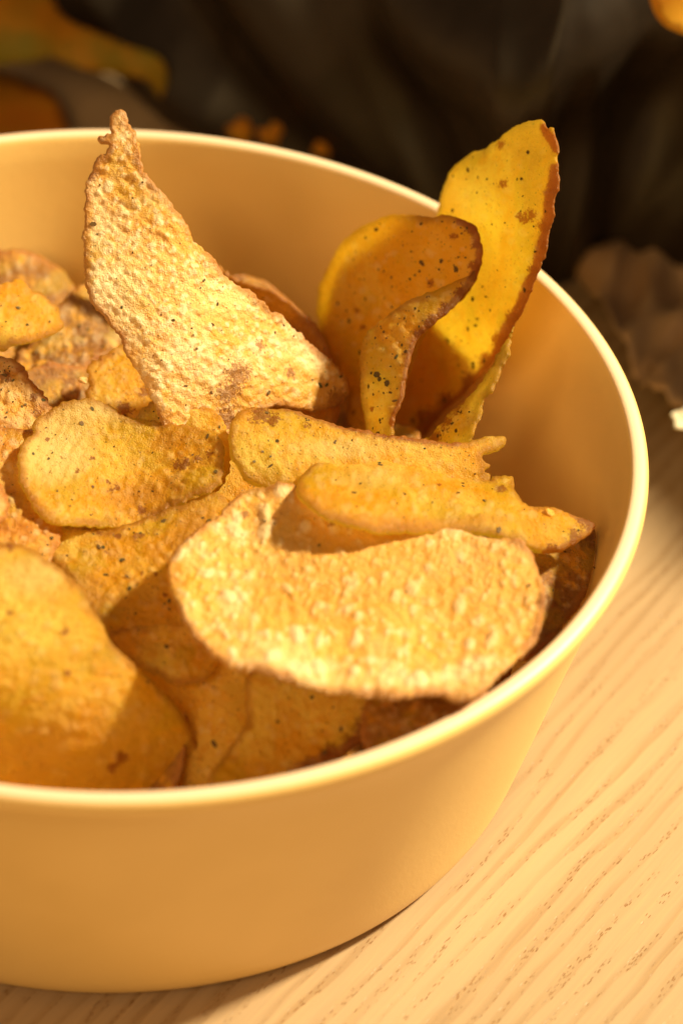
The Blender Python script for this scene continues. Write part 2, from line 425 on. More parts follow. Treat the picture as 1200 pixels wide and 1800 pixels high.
# ------------------------------------------------------------------ the table
def box_grid(x0, x1, y0, y1, z0, z1):
    V = [(x, y, z) for z in (z0, z1) for y in (y0, y1) for x in (x0, x1)]
    return V, [(0, 1, 3, 2)[::-1], (4, 5, 7, 6), (0, 1, 5, 4), (1, 3, 7, 5), (3, 2, 6, 7), (2, 0, 4, 6)]
bm = bmesh.new()
Vb, Fb = box_grid(-70, 70, -45, 60, -2.8, 0)
vv = [bm.verts.new([c * S for c in v]) for v in Vb]
for f in Fb: bm.faces.new([vv[i] for i in f])
bmesh.ops.recalc_face_normals(bm, faces=bm.faces)
bmesh.ops.bevel(bm, geom=list(bm.edges), offset=.003, segments=3, affect='EDGES')
me = bpy.data.meshes.new('wooden_table'); bm.to_mesh(me); bm.free(); me.materials.append(M['wood'])
table = bpy.data.objects.new('wooden_table', me); COL.objects.link(table)
tag(table, 'pale oiled wooden tabletop with slanting grain and fine pores under the bowl', 'table')

# ------------------------------------------------------------------ the bowl (lathe)
prof = [(0, .12), (5.9, .10), (6.05, .0), (6.75, .0), (7.05, .02), (7.28, .12), (7.42, .35), (7.53, .80), (7.66, 1.3), (7.86, 2.1), (8.10, 3.1), (8.36, 4.1),
        (8.60, 5.0), (8.80, 5.55), (8.92, 5.75), (8.98, 5.90), (9.0, 5.99), (8.985, 6.06), (8.94, 6.11), (8.88, 6.14), (8.81, 6.15), (8.75, 6.14),
        (8.70, 6.11), (8.67, 6.05), (8.64, 5.97), (8.60, 5.85), (8.55, 5.7), (8.46, 5.3), (8.28, 4.6), (8.00, 3.6), (7.72, 2.6), (7.45, 1.7), (7.2, 1.2), (6.7, .8), (5.9, .58), (4, .48), (0, .45)]
def lathe(prof, seg):
    V = []; F = []; rings = []
    for r, z in prof:
        if r == 0: rings.append([len(V)]); V.append((0, 0, z))
        else:
            rings.append(list(range(len(V), len(V) + seg)))
            V += [(r * math.cos(2 * math.pi * k / seg), r * math.sin(2 * math.pi * k / seg), z) for k in range(seg)]
    for a, b in zip(rings[:-1], rings[1:]):
        for k in range(seg):
            k2 = (k + 1) % seg
            if len(a) == 1: F.append((a[0], b[k2], b[k]))
            elif len(b) == 1: F.append((a[k], a[k2], b[0]))
            else: F.append((a[k], a[k2], b[k2], b[k]))
    return V, F
V, F = lathe(prof, 192)
bowl = mesh_obj('bowl', V, F, M['bowl'])
md = bowl.modifiers.new('smooth', 'SUBSURF'); md.levels = 1; md.render_levels = 1
tag(bowl, 'round yellow ceramic bowl with pale rim, heaped with potato chips, on the wooden table', 'bowl')

# ------------------------------------------------------------------ the chips, as they lie in the bowl
L = leaf_plane
BL = (900, .05, .11, .42)      # many small blisters
BG = (420, .08, .26, .42)      # big blisters
SM = (160, .04, .09, .22)      # nearly smooth
sA = L('A', [(400, 770, 1.0), (205, 198, 1.6), (600, 690, 3.0)], (.16, .05, .03), (330, 520))
chip([(205, 198), (220, 199), (231, 222), (238, 240), (247, 262), (247, 282), (262, 310), (290, 342), (305, 365), (330, 395), (338, 420), (370, 450), (400, 485),
      (440, 512), (480, 542), (515, 568), (545, 600), (575, 632), (598, 655), (612, 678), (605, 702), (580, 716), (545, 722), (500, 716), (455, 722), (420, 745), (405, 800),
      (350, 830), (295, 760), (268, 700), (240, 650), (222, 622), (212, 595), (180, 555), (160, 530), (150, 490), (146, 440), (147, 390), (152, 340), (160, 305), (170, 280), (188, 268),
      (192, 258), (176, 252), (175, 243), (190, 240), (197, 236), (193, 212)],
     sA, M['blond'], 'tall pale blistered potato chip standing upright at left, torn tip above the far rim', 11, res=3.2, jag=2.0, bub=(1600, .025, .07, .24), big=(40, .06, .12, .22),
     spots=[(415, 660, 26), (400, 690, 22), (430, 652, 14), (400, 740, 30), (585, 700, 22), (460, 607, 12), (158, 310, 14), (505, 655, 12)], tan_shade=[(560, 690, 90, 60, .7), (400, 720, 60, 60, .8), (230, 330, 30, 90, .5), (150, 430, 14, 160, .9), (420, 520, 160, 60, -.6), (230, 450, 60, 80, -.5)], flakes=40, thick=.08, warp=.05)
sB = L('B', [(945, 212, 1.6), (780, 350, 4.4), (740, 770, 6.0)], (.15, .0, .05), (850, 480))
chip([(905, 222), (930, 213), (948, 211), (958, 226), (971, 224), (972, 245), (976, 262), (975, 290), (979, 320), (974, 350), (968, 385), (960, 410), (957, 440), (945, 480), (930, 520), (905, 570), (890, 600), (860, 640), (820, 680),
      (785, 715), (745, 765), (700, 800), (660, 790), (650, 700), (690, 560), (740, 430), (770, 372), (775, 350), (785, 322), (795, 300), (830, 268), (850, 258), (872, 246), (880, 236)],
     sB, M['gold'], 'tall glowing golden potato chip at right, sticking up above the rim', 12, res=3.4, bub=(420, .03, .09, .25), jag=1.3, warp=.09,
     skin=[([(978, 300), (968, 380), (950, 470), (910, 560), (865, 640), (800, 710), (735, 765), (690, 800)], 15), ([(955, 225), (974, 260)], 10)], spots=[(935, 378, 13), (925, 388, 9), (893, 324, 9), (955, 400, 14), (958, 430, 12), (940, 475, 12), (905, 560, 16), (880, 600, 20), (850, 635, 18), (820, 670, 18), (780, 705, 20), (750, 735, 22), (722, 762, 20), (770, 735, 16), (880, 255, 10), (920, 380, 7)], tan_shade=[(920, 240, 60, 30, .8), (830, 350, 60, 60, -.5), (940, 340, 30, 90, .5), (700, 720, 60, 60, .5)], flakes=110)
sC = L('C', [(893, 590, 1.5), (745, 775, 2.3), (835, 782, 1.0)], (.05, 0, .04))
chip([(902, 575), (897, 592), (892, 620), (880, 655), (868, 690), (850, 705), (843, 740), (835, 785), (820, 860), (720, 850), (735, 785), (760, 762), (800, 722), (840, 680), (868, 640), (885, 605)],
     sC, M['gold'], 'narrow yellow potato chip mostly hidden behind the tallest chip, spiced in brown', 13, bub=SM, spots=[(800, 715, 20), (790, 745, 16), (815, 690, 10), (770, 770, 16)], flakes=30)
sD = L('D', [(845, 420, 2.1), (560, 550, 5.5), (690, 760, 4.3)], (.22, 0, .06), (690, 560))
chip([(555, 545), (560, 500), (578, 462), (605, 428), (640, 400), (675, 383), (715, 376), (750, 380), (790, 378), (822, 388), (838, 398), (846, 425), (845, 455), (835, 490), (815, 520), (785, 545), (755, 575), (735, 610),
      (725, 650), (715, 690), (695, 740), (680, 800), (630, 840), (600, 780), (610, 700), (590, 645), (565, 600)],
     sD, M['amber'], 'broad rounded orange potato chip in shade, leaning in front of the tallest chip', 14, bub=(130, .04, .10, .15), jag=1.4, skin=[([(815, 388), (840, 400), (848, 430), (844, 462), (825, 505), (790, 540)], 12)],
     spots=[(758, 496, 9), (800, 415, 8), (630, 545, 7), (640, 575, 6), (832, 400, 16), (838, 430, 10), (838, 470, 16), (800, 515, 15), (565, 470, 14)], flakes=80)
sE = L('Ef', [(830, 480, 1.85), (640, 740, 1.9), (640, 620, 2.2)], (.2, 0, .04), (720, 600), cubic=(0, 0))
chip([(836, 478), (822, 488), (790, 498), (755, 515), (720, 530), (690, 552), (662, 578), (645, 605), (636, 640), (634, 690), (640, 740), (648, 800), (690, 800), (693, 745), (710, 700), (716, 655), (727, 612), (745, 585), (775, 560), (808, 528), (832, 500)],
     sE, M['gold'], 'slim folded potato chip with a dark crust edge, nested against the rounded orange chip', 15, bub=(260, .03, .07, .3), jag=1.3, skin=[([(836, 480), (822, 508), (785, 548), (748, 582), (728, 612), (718, 655), (712, 700), (694, 745)], 9)],
     spots=[(832, 485, 14), (812, 515, 16), (785, 545, 14), (758, 570, 14), (738, 592, 12), (728, 622, 12), (720, 660, 10), (655, 720, 6)], flakes=60)
sV = L('V', [(450, 500, 3.8), (580, 650, 3.6), (280, 400, 4.3)])  # hidden left part extended to block light from the rear-left pile
chip([(230, 420), (250, 370), (285, 375), (330, 430), (400, 478), (440, 500), (480, 512), (515, 535), (540, 560), (565, 590), (590, 640), (600, 700), (560, 780), (450, 760), (300, 640)],
     sV, M['toast'], 'dark orange potato chip showing only its edge behind the tall pale blistered chip', 16, bub=SM, flakes=15)
sU = L('U', [(255, 720, .75), (395, 720, .65), (330, 790, .35)])
chip([(240, 745), (255, 716), (285, 702), (320, 700), (360, 712), (390, 735), (405, 790), (380, 860), (280, 850)],
     sU, M['gold'], 'small crumbly yellow potato chip at the foot of the tall pale blistered chip', 17, bub=(320, .04, .09, .4), spots=[(320, 722, 10), (330, 730, 7)], flakes=20)
sF = L('F', [(415, 730, .2), (870, 790, .5), (500, 860, -.5)], (.03, 0, .35), (640, 760))
chip([(402, 782), (404, 755), (418, 728), (440, 718), (470, 716), (505, 718), (545, 728), (590, 745), (640, 758), (700, 770), (760, 780), (810, 782), (850, 772), (885, 768), (888, 782), (862, 797), (845, 806), (860, 820), (850, 830), (858, 842),
      (840, 900), (760, 950), (620, 930), (540, 880), (470, 862), (440, 850), (420, 828), (405, 805)],
     sF, M['gold'], 'long yellow potato chip across the middle with brown crust ridge and split right end', 18, bub=(240, .04, .10, .2), jag=1.4, thick=.13, skin=[([(505, 716), (545, 727), (590, 744), (640, 757), (700, 770), (760, 780), (800, 782)], 10)],
     spots=[(455, 735, 20), (478, 742, 16), (470, 730, 10), (540, 750, 8), (560, 728, 10), (620, 752, 12), (680, 768, 14), (720, 776, 10)], flakes=50, tan_shade=[(600, 790, 120, 25, -.6), (450, 850, 70, 20, .5)])
sG = L('G', [(530, 850, -1.35), (1040, 925, -.4), (700, 930, -2.1)], (.02, 0, 1.1), (740, 890))
chip([(521, 862), (530, 838), (558, 816), (600, 804), (650, 797), (700, 797), (750, 806), (790, 818), (820, 832), (860, 842), (868, 832), (900, 833), (905, 862), (922, 885), (945, 895), (975, 900), (1005, 908), (1030, 915), (1045, 925), (1035, 940),
      (1005, 958), (965, 974), (930, 968), (880, 952), (830, 942), (780, 936), (720, 935), (660, 938), (615, 930), (575, 914), (540, 893)],
     sG, M['gold'], 'wedge-shaped golden potato chip with a ragged tip pointing at the right side of the rim', 19, bub=(200, .04, .11, .22), jag=1.3, thick=.13, skin=[([(1005, 908), (1032, 916), (1046, 926), (1030, 945), (990, 966), (955, 975)], 11), ([(640, 797), (700, 797), (750, 806)], 5)],
     spots=[(610, 812, 9), (660, 806, 9), (880, 862, 12), (770, 857, 5), (1030, 918, 24), (1005, 950, 18), (965, 968, 14), (740, 812, 10)], flakes=30, tan_shade=[(700, 925, 220, 16, .8), (640, 850, 120, 25, -.5), (560, 880, 60, 30, .4)])
sH = L('H', [(640, 1222, -5.1), (700, 930, -1.70), (300, 1020, -3.0)], (-.01, .02, -.08), (620, 1040))
chip([(375, 915), (400, 885), (430, 865), (470, 860), (520, 862), (600, 880), (700, 905), (800, 930), (850, 950), (890, 950), (925, 962), (945, 990), (953, 1030), (956, 1075), (945, 1115), (925, 1145), (895, 1175), (868, 1205), (835, 1232), (805, 1232),
      (775, 1224), (745, 1224), (710, 1232), (670, 1228), (620, 1220), (560, 1212), (500, 1195), (450, 1180), (400, 1165), (355, 1135), (325, 1095), (305, 1055), (295, 1015), (303, 975), (320, 950), (350, 930)],
     sH, M['blond'], 'largest broad potato chip in front, covered in big pale blisters, lying near right rim', 20, res=3.8, bub=(1100, .03, .085, .45), big=(100, .08, .18, .38), jag=2.0, warp=.05, thick=.11,
     spots=[(430, 905, 10), (580, 930, 8), (950, 1060, 16), (940, 1110, 14), (640, 925, 12)], flakes=14, tan_shade=[(640, 1020, 240, 75, 1.0), (900, 1080, 65, 120, 1.0), (470, 905, 90, 40, .5), (560, 1205, 260, 28, -.5), (330, 1060, 30, 80, -.4)])
sI = L('I', [(200, 705, .75), (385, 790, -.1), (100, 925, -1.15)], (-.16, .05, -.10), (210, 820))
chip([(62, 740), (95, 716), (135, 706), (165, 707), (195, 718), (215, 736), (250, 738), (300, 744), (345, 750), (378, 762), (394, 785), (395, 815), (390, 845), (372, 868), (330, 886), (280, 905), (225, 920), (160, 928), (115, 930), (85, 922),
      (65, 900), (50, 868), (36, 835), (33, 805), (42, 778), (60, 758)],
     sI, M['gold'], 'bright oblong golden potato chip left of centre with a small heart-shaped scorch mark', 21, bub=(420, .03, .09, .28), jag=1.8,
     spots=[(312, 820, 11), (322, 825, 10), (330, 815, 8), (195, 865, 8), (205, 858, 7), (190, 850, 5), (135, 833, 5), (85, 772, 5), (352, 810, 9), (370, 800, 9), (162, 812, 5), (250, 895, 10)], flakes=22, tan_shade=[(100, 800, 70, 70, -1.0), (200, 725, 110, 25, -.7), (240, 870, 150, 35, .5), (330, 770, 60, 30, .5)])
sJ = L('J', [(80, 960, -.9), (380, 870, -.4), (300, 1100, -2.3)], (.05, 0, .05), (250, 1000))
chip([(72, 968), (88, 942), (110, 932), (160, 932), (210, 925), (270, 900), (330, 885), (380, 872), (405, 905), (400, 1000), (400, 1100), (370, 1190), (300, 1200), (210, 1150), (170, 1090), (120, 1020), (90, 990)],
     sJ, M['gold'], 'spiced golden potato chip tucked under bright oblong chip, left of the big blistered chip', 22, bub=(520, .03, .10, .3), jag=2,
     spots=[(175, 935, 7), (208, 943, 7), (240, 945, 9), (250, 940, 8), (188, 972, 6), (98, 960, 5), (250, 1008, 5), (275, 1008, 5), (290, 1045, 6)], flakes=45, tan_shade=[(350, 950, 60, 80, .7), (130, 1060, 80, 60, .6)])
sK = L('K', [(20, 960, -3.2), (200, 1376, -3.2), (350, 1300, -2.9)], (.08, 0, .22), (120, 1180))
chip([(-110, 1000), (-60, 965), (0, 957), (35, 960), (70, 975), (105, 1000), (135, 1030), (158, 1062), (178, 1095), (195, 1130), (225, 1155), (265, 1190), (305, 1235), (335, 1280), (355, 1325), (370, 1390), (300, 1460), (100, 1480), (-80, 1420), (-130, 1200)],
     sK, M['gold'], 'large golden potato chip at front left, sinking into shade at the near rim', 23, res=4.6, bub=(300, .04, .13, .2), jag=1.6,
     spots=[(115, 1112, 9), (120, 1183, 8), (210, 1325, 14), (195, 1340, 12), (20, 965, 10), (20, 1075, 7)], flakes=10, tan_shade=[(60, 1010, 90, 50, -.7), (120, 1320, 260, 90, .7), (10, 965, 60, 15, .6)])
sL = L('L', [(240, 1160, -2.5), (450, 1200, -2.6), (400, 1370, -2.9)], (.05, 0, 0), (350, 1250))
chip([(190, 1120), (260, 1100), (380, 1100), (470, 1150), (480, 1230), (455, 1300), (430, 1350), (410, 1420), (340, 1440), (300, 1300), (240, 1220)],
     sL, M['amber'], 'shaded orange potato chip between the front left chip and the big blistered chip', 24, bub=SM, flakes=12)
sM = L('M', [(450, 1210, -3.0), (650, 1240, -3.2), (400, 1365, -3.6)], (-.12, 0, -.06), (520, 1280))
chip([(440, 1180), (540, 1150), (640, 1190), (660, 1230), (655, 1262), (640, 1295), (625, 1312), (590, 1335), (520, 1365), (440, 1395), (380, 1400), (365, 1368), (390, 1335), (430, 1270)],
     sM, M['gold'], 'curled yellow potato chip with crusty right edge below big blistered chip at near rim', 25, bub=SM, jag=1.6, thick=.16, skin=[([(660, 1232), (650, 1275), (630, 1312), (590, 1335), (520, 1362)], 20)],
     spots=[(655, 1240, 20), (640, 1280, 24), (622, 1308, 24), (580, 1325, 20), (540, 1345, 14)], flakes=14)
# left, at the back
sN = L('N', [(0, 445, 6.6), (140, 515, 6.2), (60, 600, 5.2)], (.05, 0, .05), (50, 520))
chip([(-90, 440), (-30, 442), (20, 446), (60, 450), (100, 470), (120, 492), (142, 515), (130, 560), (110, 620), (0, 640), (-100, 600)],
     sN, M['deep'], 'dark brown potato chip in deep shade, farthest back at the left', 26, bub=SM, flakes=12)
sO = L('O', [(35, 497, 2.9), (108, 580, 2.6), (0, 600, 2.0)], (.05, 0, .1), (40, 550))
chip([(-60, 520), (-20, 502), (15, 498), (38, 497), (52, 512), (72, 515), (85, 530), (102, 545), (106, 560), (108, 580), (80, 596), (30, 610), (-60, 620)],
     sO, M['gold'], 'small bright orange potato chip at left picture edge, topmost of the rear left pile', 27, bub=(200, .04, .1, .3), flakes=12)
sPp = L('P', [(165, 510, 5.2), (205, 600, 4.3), (60, 690, 3.3)], (.04, 0, .05), (130, 600))
chip([(105, 540), (150, 500), (190, 480), (230, 560), (240, 620), (180, 632), (150, 660), (135, 700), (100, 695), (60, 680), (30, 650), (35, 610), (70, 590)],
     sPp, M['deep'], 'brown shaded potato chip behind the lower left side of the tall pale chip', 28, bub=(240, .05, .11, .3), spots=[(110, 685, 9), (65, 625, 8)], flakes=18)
sQ = L('Q', [(160, 660, 2.6), (215, 610, 3.0), (260, 730, 2.0)], (.05, 0, .05), (210, 670))
chip([(155, 650), (168, 632), (190, 622), (208, 608), (240, 610), (300, 680), (300, 760), (230, 760), (160, 735), (150, 700), (160, 675)],
     sQ, M['amber'], 'small amber potato chip with a toothed left edge wedged under the tall pale chip', 29, bub=SM, jag=3, spots=[(178, 636, 5), (255, 690, 12), (220, 720, 16)], flakes=14)
sR = L('R', [(0, 625, 1.3), (90, 720, .8), (0, 760, .5)], (.12, 0, .1), (20, 690))
chip([(-70, 620), (-20, 622), (15, 628), (42, 645), (60, 672), (80, 695), (92, 725), (80, 760), (30, 790), (-70, 780)],
     sR, M['toast'], 'rough brown herb-crusted potato chip at left picture edge, above the bright oblong chip', 30, bub=(360, .05, .13, .45), jag=3, spots=[(10, 665, 14), (60, 700, 10), (65, 725, 12)], flakes=60)
sS = L('S', [(0, 760, .35), (60, 880, -.7), (0, 980, -1.6)], (.05, 0, .08), (20, 870))
chip([(-90, 760), (-20, 752), (30, 758), (60, 765), (90, 800), (110, 860), (110, 930), (95, 975), (60, 1040), (-90, 1040)],
     sS, M['toast'], 'shaded amber potato chip at the left edge, beneath the bright oblong chip', 31, bub=(260, .04, .1, .3), flakes=20)  # browner material paints the shade this chip lies in
sT = L('T', [(0, 850, -1.3), (14, 890, -1.5), (0, 925, -1.8)])
chip([(-70, 845), (-20, 845), (0, 852), (12, 870), (14, 892), (5, 915), (-15, 930), (-70, 930)],
     sT, M['toast'], 'browned potato chip corner poking in at left picture edge above the front left chip', 32, bub=(120, .05, .1, .4), flakes=8)
sW = L('W', [(960, 960, .1), (1060, 960, .75), (960, 1120, -1.6)], (.0, 0, .05))
chip([(900, 940), (960, 930), (1010, 925), (1045, 930), (1062, 950), (1060, 985), (1035, 1040), (1000, 1090), (960, 1140), (900, 1150), (880, 1040)],
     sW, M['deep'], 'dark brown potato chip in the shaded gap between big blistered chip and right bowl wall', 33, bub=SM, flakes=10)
sX = L('X', [(700, 1240, -3.5), (830, 1225, -3.3), (740, 1320, -4.3)], (.04, 0, .05))  # added chip, darkens the gap where shade lies
chip([(650, 1215), (720, 1200), (800, 1195), (850, 1215), (845, 1250), (800, 1285), (740, 1325), (670, 1350), (635, 1300)],
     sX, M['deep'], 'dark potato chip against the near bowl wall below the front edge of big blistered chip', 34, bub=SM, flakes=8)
# broken bits
for k, (px, py, dd, r, lab) in enumerate([(146, 668, 1.95, .05, 'tiny pale crumb caught beside the small amber chip'), (962, 902, -.75, .075, 'pale blistered crumb resting on the ragged tip of the wedge-shaped chip')]):
    bm = bmesh.new(); bmesh.ops.create_icosphere(bm, subdivisions=3, radius=r * S)
    rr = np.random.RandomState(50 + k); fn = smooth_noise(rr, 8, r * 1.6)
    for v in bm.verts:
        q = np.array([[v.co.x / S + v.co.z / S * .7, v.co.y / S - v.co.z / S * .4]]); v.co *= 1 + .22 * float(fn(q)[0])
        v.co.x *= 1.5
    for f in bm.faces: f.smooth = True
    me = bpy.data.meshes.new('crumb'); bm.to_mesh(me); bm.free(); me.materials.append(M['blond'])
    at = me.attributes.new('edge', 'FLOAT', 'POINT'); at.data.foreach_set('value', [.5] * len(me.vertices))
    o = bpy.data.objects.new('crumb', me); COL.objects.link(o); o.location = Vector((P(px, py, dd) * S).tolist())
    tag(o, lab, 'crumb')

# chips deeper in the heap, seen only through the gaps
def deep(cx, cy, z, tilt, az, rad, seed, mat, label):
    rs = np.random.RandomState(seed)
    th = np.linspace(0, 6.283, 12, endpoint=False); rr = rad * 100 * (1 + .12 * rs.randn(12))
    ol = np.stack([rr * np.cos(th) * 1.15, rr * np.sin(th)], -1)
    R = (Matrix.Rotation(az, 3, 'Z') @ Matrix.Rotation(tilt, 3, 'X')); Rn = np.array(R)
    k = rs.randn(3) * .06
    def f(Q):
        X = Q / 100; Z = k[0] * X[:, 0] ** 2 + k[1] * X[:, 0] * X[:, 1] + (k[2] + .05) * X[:, 1] ** 2
        return np.c_[X, Z] @ Rn.T + [cx, cy, z]
    chip(ol, f, mat, label, seed, res=7, bub=(120, .06, .14, .35), flakes=10)
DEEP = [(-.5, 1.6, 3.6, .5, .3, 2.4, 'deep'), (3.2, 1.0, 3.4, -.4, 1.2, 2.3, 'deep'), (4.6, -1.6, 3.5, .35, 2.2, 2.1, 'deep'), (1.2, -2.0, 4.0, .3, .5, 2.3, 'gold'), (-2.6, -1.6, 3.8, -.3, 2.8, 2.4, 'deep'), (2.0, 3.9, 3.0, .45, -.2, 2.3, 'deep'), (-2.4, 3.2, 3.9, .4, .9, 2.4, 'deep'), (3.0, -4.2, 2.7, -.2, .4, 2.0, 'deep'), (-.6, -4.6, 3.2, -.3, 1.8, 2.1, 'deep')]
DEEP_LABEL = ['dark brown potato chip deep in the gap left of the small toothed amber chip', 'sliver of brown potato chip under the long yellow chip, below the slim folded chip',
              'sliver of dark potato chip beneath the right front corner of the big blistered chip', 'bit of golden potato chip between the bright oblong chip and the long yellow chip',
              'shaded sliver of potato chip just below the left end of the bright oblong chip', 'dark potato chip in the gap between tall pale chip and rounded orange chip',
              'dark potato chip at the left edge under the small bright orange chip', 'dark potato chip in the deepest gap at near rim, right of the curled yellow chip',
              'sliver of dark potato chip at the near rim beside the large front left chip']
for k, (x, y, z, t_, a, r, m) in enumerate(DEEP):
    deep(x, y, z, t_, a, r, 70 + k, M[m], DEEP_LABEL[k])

# ------------------------------------------------------------------ behind the bowl, out of focus
def packet(line, Ht, apex, seed, label, loc):
    ns, nt = 240, 110
    line = np.array(line, float)
    L0 = np.r_[0, np.cumsum(np.linalg.norm(np.diff(line, axis=0), axis=1))]
    rs = np.random.RandomState(seed); wob = smooth_noise(rs, 10, .9); w2 = smooth_noise(rs, 14, .22); w3 = smooth_noise(rs, 10, .5)
    V = []
    for side in (0, 1):
        for j in range(nt):
            t = j / (nt - 1)
            for i in range(ns):
                s = i / (ns - 1)
                x = np.interp(s * L0[-1], L0, line[:, 0]); y = np.interp(s * L0[-1], L0, line[:, 1])
                V.append((x, y, t, s, side))
    A = np.array(V); x, y, t, s, side = A.T
    xs = x - apex; fan = np.arctan2(xs, t * Ht + 2.5)
    q = np.c_[fan * 2.2, t * .25]
    ridge = 1 - np.abs(wob(q)); r2 = 1 - np.abs(w2(np.c_[fan, t * .15] * 1.0)); r3 = w3(np.c_[s * 2, t * 1.0])
    puff = np.sin(np.pi * np.clip(t, 0, 1)) ** .9 * np.sin(np.pi * np.clip(s, 0, 1)) ** .5
    seam = (puff > 0)
    dy = (-1.6 * puff - .75 * ridge * puff ** .5 - .10 * r2 * puff ** .5 - .6 * r3 * puff)
    g = np.linspace(0, 1, 60); gx = np.gradient(np.interp(g * L0[-1], L0, line[:, 0])); gy = np.gradient(np.interp(g * L0[-1], L0, line[:, 1]))
    ker = np.ones(15) / 15; gx = np.convolve(np.pad(gx, 7, 'edge'), ker, 'valid'); gy = np.convolve(np.pad(gy, 7, 'edge'), ker, 'valid'); gl = np.hypot(gx, gy)
    nx = np.interp(s, g, gy / gl); ny = np.interp(s, g, -gx / gl)
    out = -(t * Ht * .25 + np.where(side < .5, dy, 1.6 * puff + .05))
    yy = y + ny * out; x = x + nx * out
    z = .05 + t * Ht + np.where(side < .5, .0, .0)
    V = np.c_[x + .3 * t * r3, yy, z]
    F = []
    for sd in (0, 1):
        b = sd * ns * nt
        for j in range(nt - 1):
            for i in range(ns - 1):
                f = (b + j * ns + i, b + j * ns + i + 1, b + (j + 1) * ns + i + 1, b + (j + 1) * ns + i); F.append(f if sd == 0 else f[::-1])
    n1 = ns * nt
    for i in range(ns - 1):
        F.append((i + 1, i, n1 + i, n1 + i + 1)); k = (nt - 1) * ns; F.append((k + i, k + i + 1, n1 + k + i + 1, n1 + k + i))
    for j in range(nt - 1):
        a = j * ns; F.append((a, a + ns, n1 + a + ns, n1 + a)); a = j * ns + ns - 1; F.append((a + ns, a, n1 + a, n1 + a + ns))
    o = mesh_obj('snack_packet', V, F, M['packet'], loc=loc)
    return tag(o, label, 'packet')
PACK = packet([(-7, 24), (-2, 21.8), (.2, 19.8), (1.2, 18.2), (2.2, 17.3), (4, 16.3), (6, 14.9), (8.6, 12.2), (10.2, 13.2), (13, 13.0), (16, 11), (18, 8.6), (19.5, 5.4)], 12, 8.6, 3, 'dark brown crinkled plastic packet standing blurred behind the bowl', (6, 16, 0))  # right end runs on unseen, bent forward to shade the table

def leaf(name, outline, f, mat, label, cat, seed, thick=.05):
    rs = np.random.RandomState(seed)
    B = catmull(outline, 12); lo, hi = B.min(0), B.max(0)
    gx, gy = np.meshgrid(np.arange(lo[0], hi[0], 16), np.arange(lo[1], hi[1], 16)); G = np.c_[gx.ravel(), gy.ravel()]
    G = G[inside(B, G)]; G = G[dist_to(B, G) > 9]; pts = np.vstack([B, G])
    vs, es, fs, ov, oe, of = delaunay_2d_cdt([Vector(p) for p in pts.tolist()], [], [list(range(len(B)))], 1, 1e-5)
    Q = np.array([tuple(v) for v in vs]); F = np.array(fs); N = len(Q)
    W = f(Q); tx = f(Q + [2, 0]) - f(Q - [2, 0]); ty = f(Q + [0, 2]) - f(Q - [0, 2]); NR = np.cross(tx, ty); NR /= np.linalg.norm(NR, axis=1)[:, None]
    k = smooth_noise(rs, 10, 150); W = W + NR * (.08 * k(Q))[:, None]
    V = np.vstack([W + NR * thick / 2, W - NR * thick / 2]); faces = F.tolist() + (F[:, ::-1] + N).tolist(); ed = {}
    for t3 in F.tolist():
        for i in range(3):
            a, b = t3[i], t3[(i + 1) % 3]
            if (b, a) in ed: del ed[(b, a)]
            else: ed[(a, b)] = 1
    for (a, b) in ed: faces.append((b, a, a + N, b + N))
    return tag(mesh_obj(name, V, faces, mat, loc=W.mean(0)), label, cat)
def zsurf(z0, zx, zy, c, zxx=0, zyy=0):
    """height over the table given along the photo axes (cm per 100 px)"""
    def f(Q):
        X = (Q[:, 0] - c[0]) / 100; Y = (Q[:, 1] - c[1]) / 100
        z = z0 + zx * X + zy * Y + zxx * X * X + zyy * Y * Y
        return np.array([Pz(a, b, max(.1, h)) for (a, b), h in zip(Q, z)])
    return f
leaf('fallen_leaf', [(-140, -60), (60, -40), (110, 15), (160, 50), (220, 78), (278, 98), (296, 130), (292, 172), (278, 172), (262, 142), (200, 128), (140, 118), (90, 100), (40, 108), (-140, 112)],
     zsurf(2.3, -.1, -1.0, (120, 90), .02, -.3), M['leaf_green'], 'yellow and green autumn leaf curled on the table behind the bowl, upper left', 'leaf', 5)
leaf('fallen_leaf', [(-140, 138), (-40, 132), (30, 142), (80, 165), (110, 205), (130, 260), (100, 300), (-140, 300)],
     zsurf(.5, -.1, .1, (0, 220), 0, -.3), M['leaf_orange'], 'orange autumn leaf flat on the table just above the far left rim', 'leaf', 6)
leaf('fallen_leaf', [(1140, -60), (1138, -10), (1150, 25), (1172, 50), (1200, 62), (1240, 66), (1290, 30), (1290, -60), (1220, -90)],
     lambda Q: P(Q[:, 0], Q[:, 1], 7.5 - .2 * (Q[:, 1] - 20) / 100 + .3 * ((Q[:, 0] - 1200) / 100) ** 2), M['leaf_orange'], 'bright orange leaf hanging into the top right corner in front of the packet', 'leaf', 7)
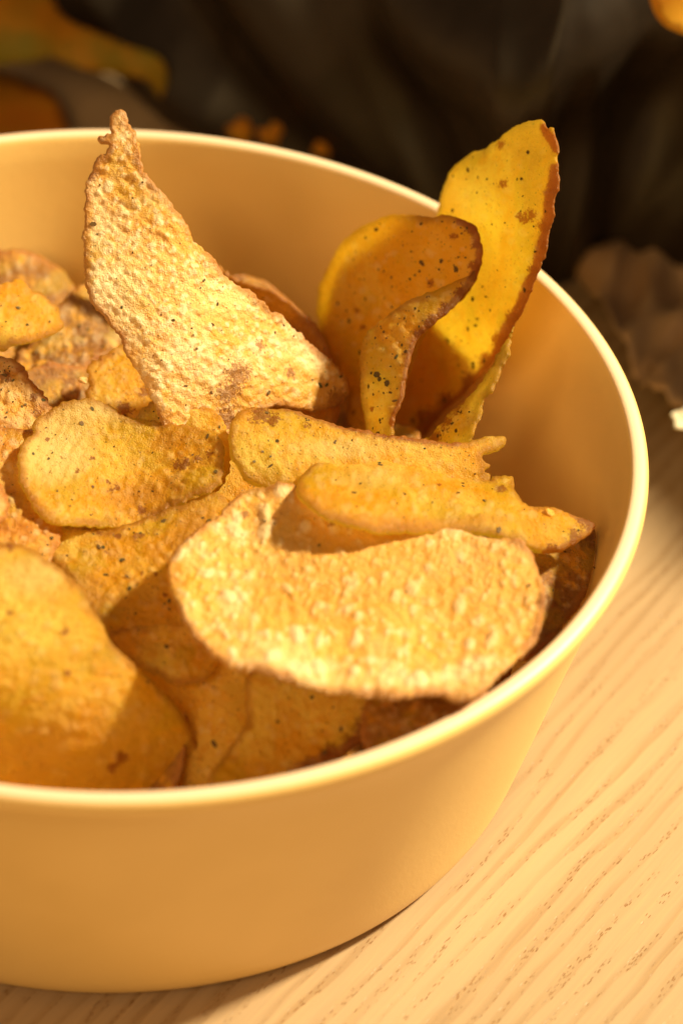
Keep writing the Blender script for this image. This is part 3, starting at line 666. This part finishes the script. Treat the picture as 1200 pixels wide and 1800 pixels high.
# the twig that the upper leaf hangs from goes on up, out of the picture
def tube(name, pts, rad, mat, parent=None, seg=10):
    pts = np.array(pts, float); V = []; F = []
    for i, p in enumerate(pts):
        d = pts[min(i + 1, len(pts) - 1)] - pts[max(i - 1, 0)]; d /= np.linalg.norm(d)
        a = np.cross(d, [.3, .2, .9]); a /= np.linalg.norm(a); b = np.cross(d, a)
        for k in range(seg):
            g = k / seg * 6.283; V.append(p + (a * math.cos(g) + b * math.sin(g)) * rad)
    for i in range(len(pts) - 1):
        for k in range(seg): F.append((i * seg + k, i * seg + (k + 1) % seg, (i + 1) * seg + (k + 1) % seg, (i + 1) * seg + k))
    F.append(list(range(seg))[::-1]); F.append([(len(pts) - 1) * seg + k for k in range(seg)])
    return mesh_obj(name, V, F, mat, parent, loc=pts.mean(0))
def wrinkled(Q):
    base = zsurf(.35, 0, 0, (1100, 500)); W = base(Q)
    fan = np.arctan2(Q[:, 0] - 1010, -(Q[:, 1] - 900)); rs = np.random.RandomState(8); k1 = smooth_noise(rs, 8, .35); k2 = smooth_noise(rs, 10, .12)
    q = np.c_[fan, Q[:, 1] / 900]; W[:, 2] += .16 + .30 * (1 - np.abs(k1(q))) + .10 * k2(q); return W
leaf('wrapper', [(1010, 470), (1040, 520), (1075, 600), (1105, 660), (1130, 697), (1160, 722), (1190, 744), (1260, 780), (1400, 800), (1420, 330), (1250, 350), (1150, 400), (1060, 460)],
     wrinkled, M['wrap'], 'crumpled brown wrapper lying on the table right of the bowl, in front of the packet', 'wrapper', 9, .03)
# crumbs on the table behind the far rim
from mathutils.bvhtree import BVHTree
PB = BVHTree.FromPolygons([v.co for v in PACK.data.vertices], [tuple(p.vertices) for p in PACK.data.polygons])
for k, (px, py, r, lab) in enumerate([(425, 226, .26, 'blurred orange crumb clinging to the packet above the far rim, leftmost of three'), (476, 236, .22, 'blurred orange crumb clinging to the packet above the far rim, middle of three'), (566, 262, .17, 'blurred orange crumb clinging to the packet above the far rim, rightmost of three')]):
    bm = bmesh.new(); bmesh.ops.create_icosphere(bm, subdivisions=3, radius=r * S); rr = np.random.RandomState(90 + k); fn = smooth_noise(rr, 8, .4)
    for v in bm.verts: v.co *= 1 + .25 * float(fn(np.array([[v.co.x / S + v.co.z / S, v.co.y / S]]))[0]); 
    for f in bm.faces: f.smooth = True
    me = bpy.data.meshes.new('crumb'); bm.to_mesh(me); bm.free(); me.materials.append(M['leaf_orange'])
    o = bpy.data.objects.new('crumb', me); COL.objects.link(o); hit = PB.ray_cast(Vector((CAM * S).tolist()) - PACK.location, Vector(((P(px, py, 0) - CAM)).tolist()).normalized())
    o.location = (hit[0] + PACK.location if hit[0] is not None else Vector((Pz(px, py, r * .8) * S).tolist()))
    tag(o, lab, 'crumb', 'crumbs clinging to the packet')
# a small white flower at the right edge of the picture
fl = bpy.data.objects.new('white_flower', None); COL.objects.link(fl); fc = Pz(1214, 748, 1.7); fl.location = Vector((fc * S).tolist())
tag(fl, 'small white flower with green stem lying on table at right edge of picture', 'flower')
bpy.context.view_layer.update()
for k in range(6):
    a = k / 6 * 6.283 + 2.7; V = []; F = []
    for i in range(7):
        u = i / 6
        for j in range(5):
            v_ = (j / 4 - .5) * 2; wd = .16 * math.sin(math.pi * (u * .85 + .12)) + .02
            lx, ly, lz = .06 + u * .36, v_ * wd, .12 * u + .10 * (v_ ** 2) * wd * 3
            V.append((fc[0] + lx * math.cos(a) - ly * math.sin(a), fc[1] + lx * math.sin(a) + ly * math.cos(a), fc[2] + lz))
    for i in range(6):
        for j in range(4): F.append((i * 5 + j, i * 5 + j + 1, i * 5 + j + 6, i * 5 + j + 5))
    pt = mesh_obj('petal', V, F, M['petal'], fl, loc=fc); sd = pt.modifiers.new('t', 'SOLIDIFY'); sd.thickness = .0004
tube('stem', [fc + np.array(q) for q in [(-.02, .02, -.05), (.1, .3, -.5), (.5, .9, -1.2), (1.4, 1.8, -1.62), (3, 2.6, -1.6)]], .06, M['stem'], fl)
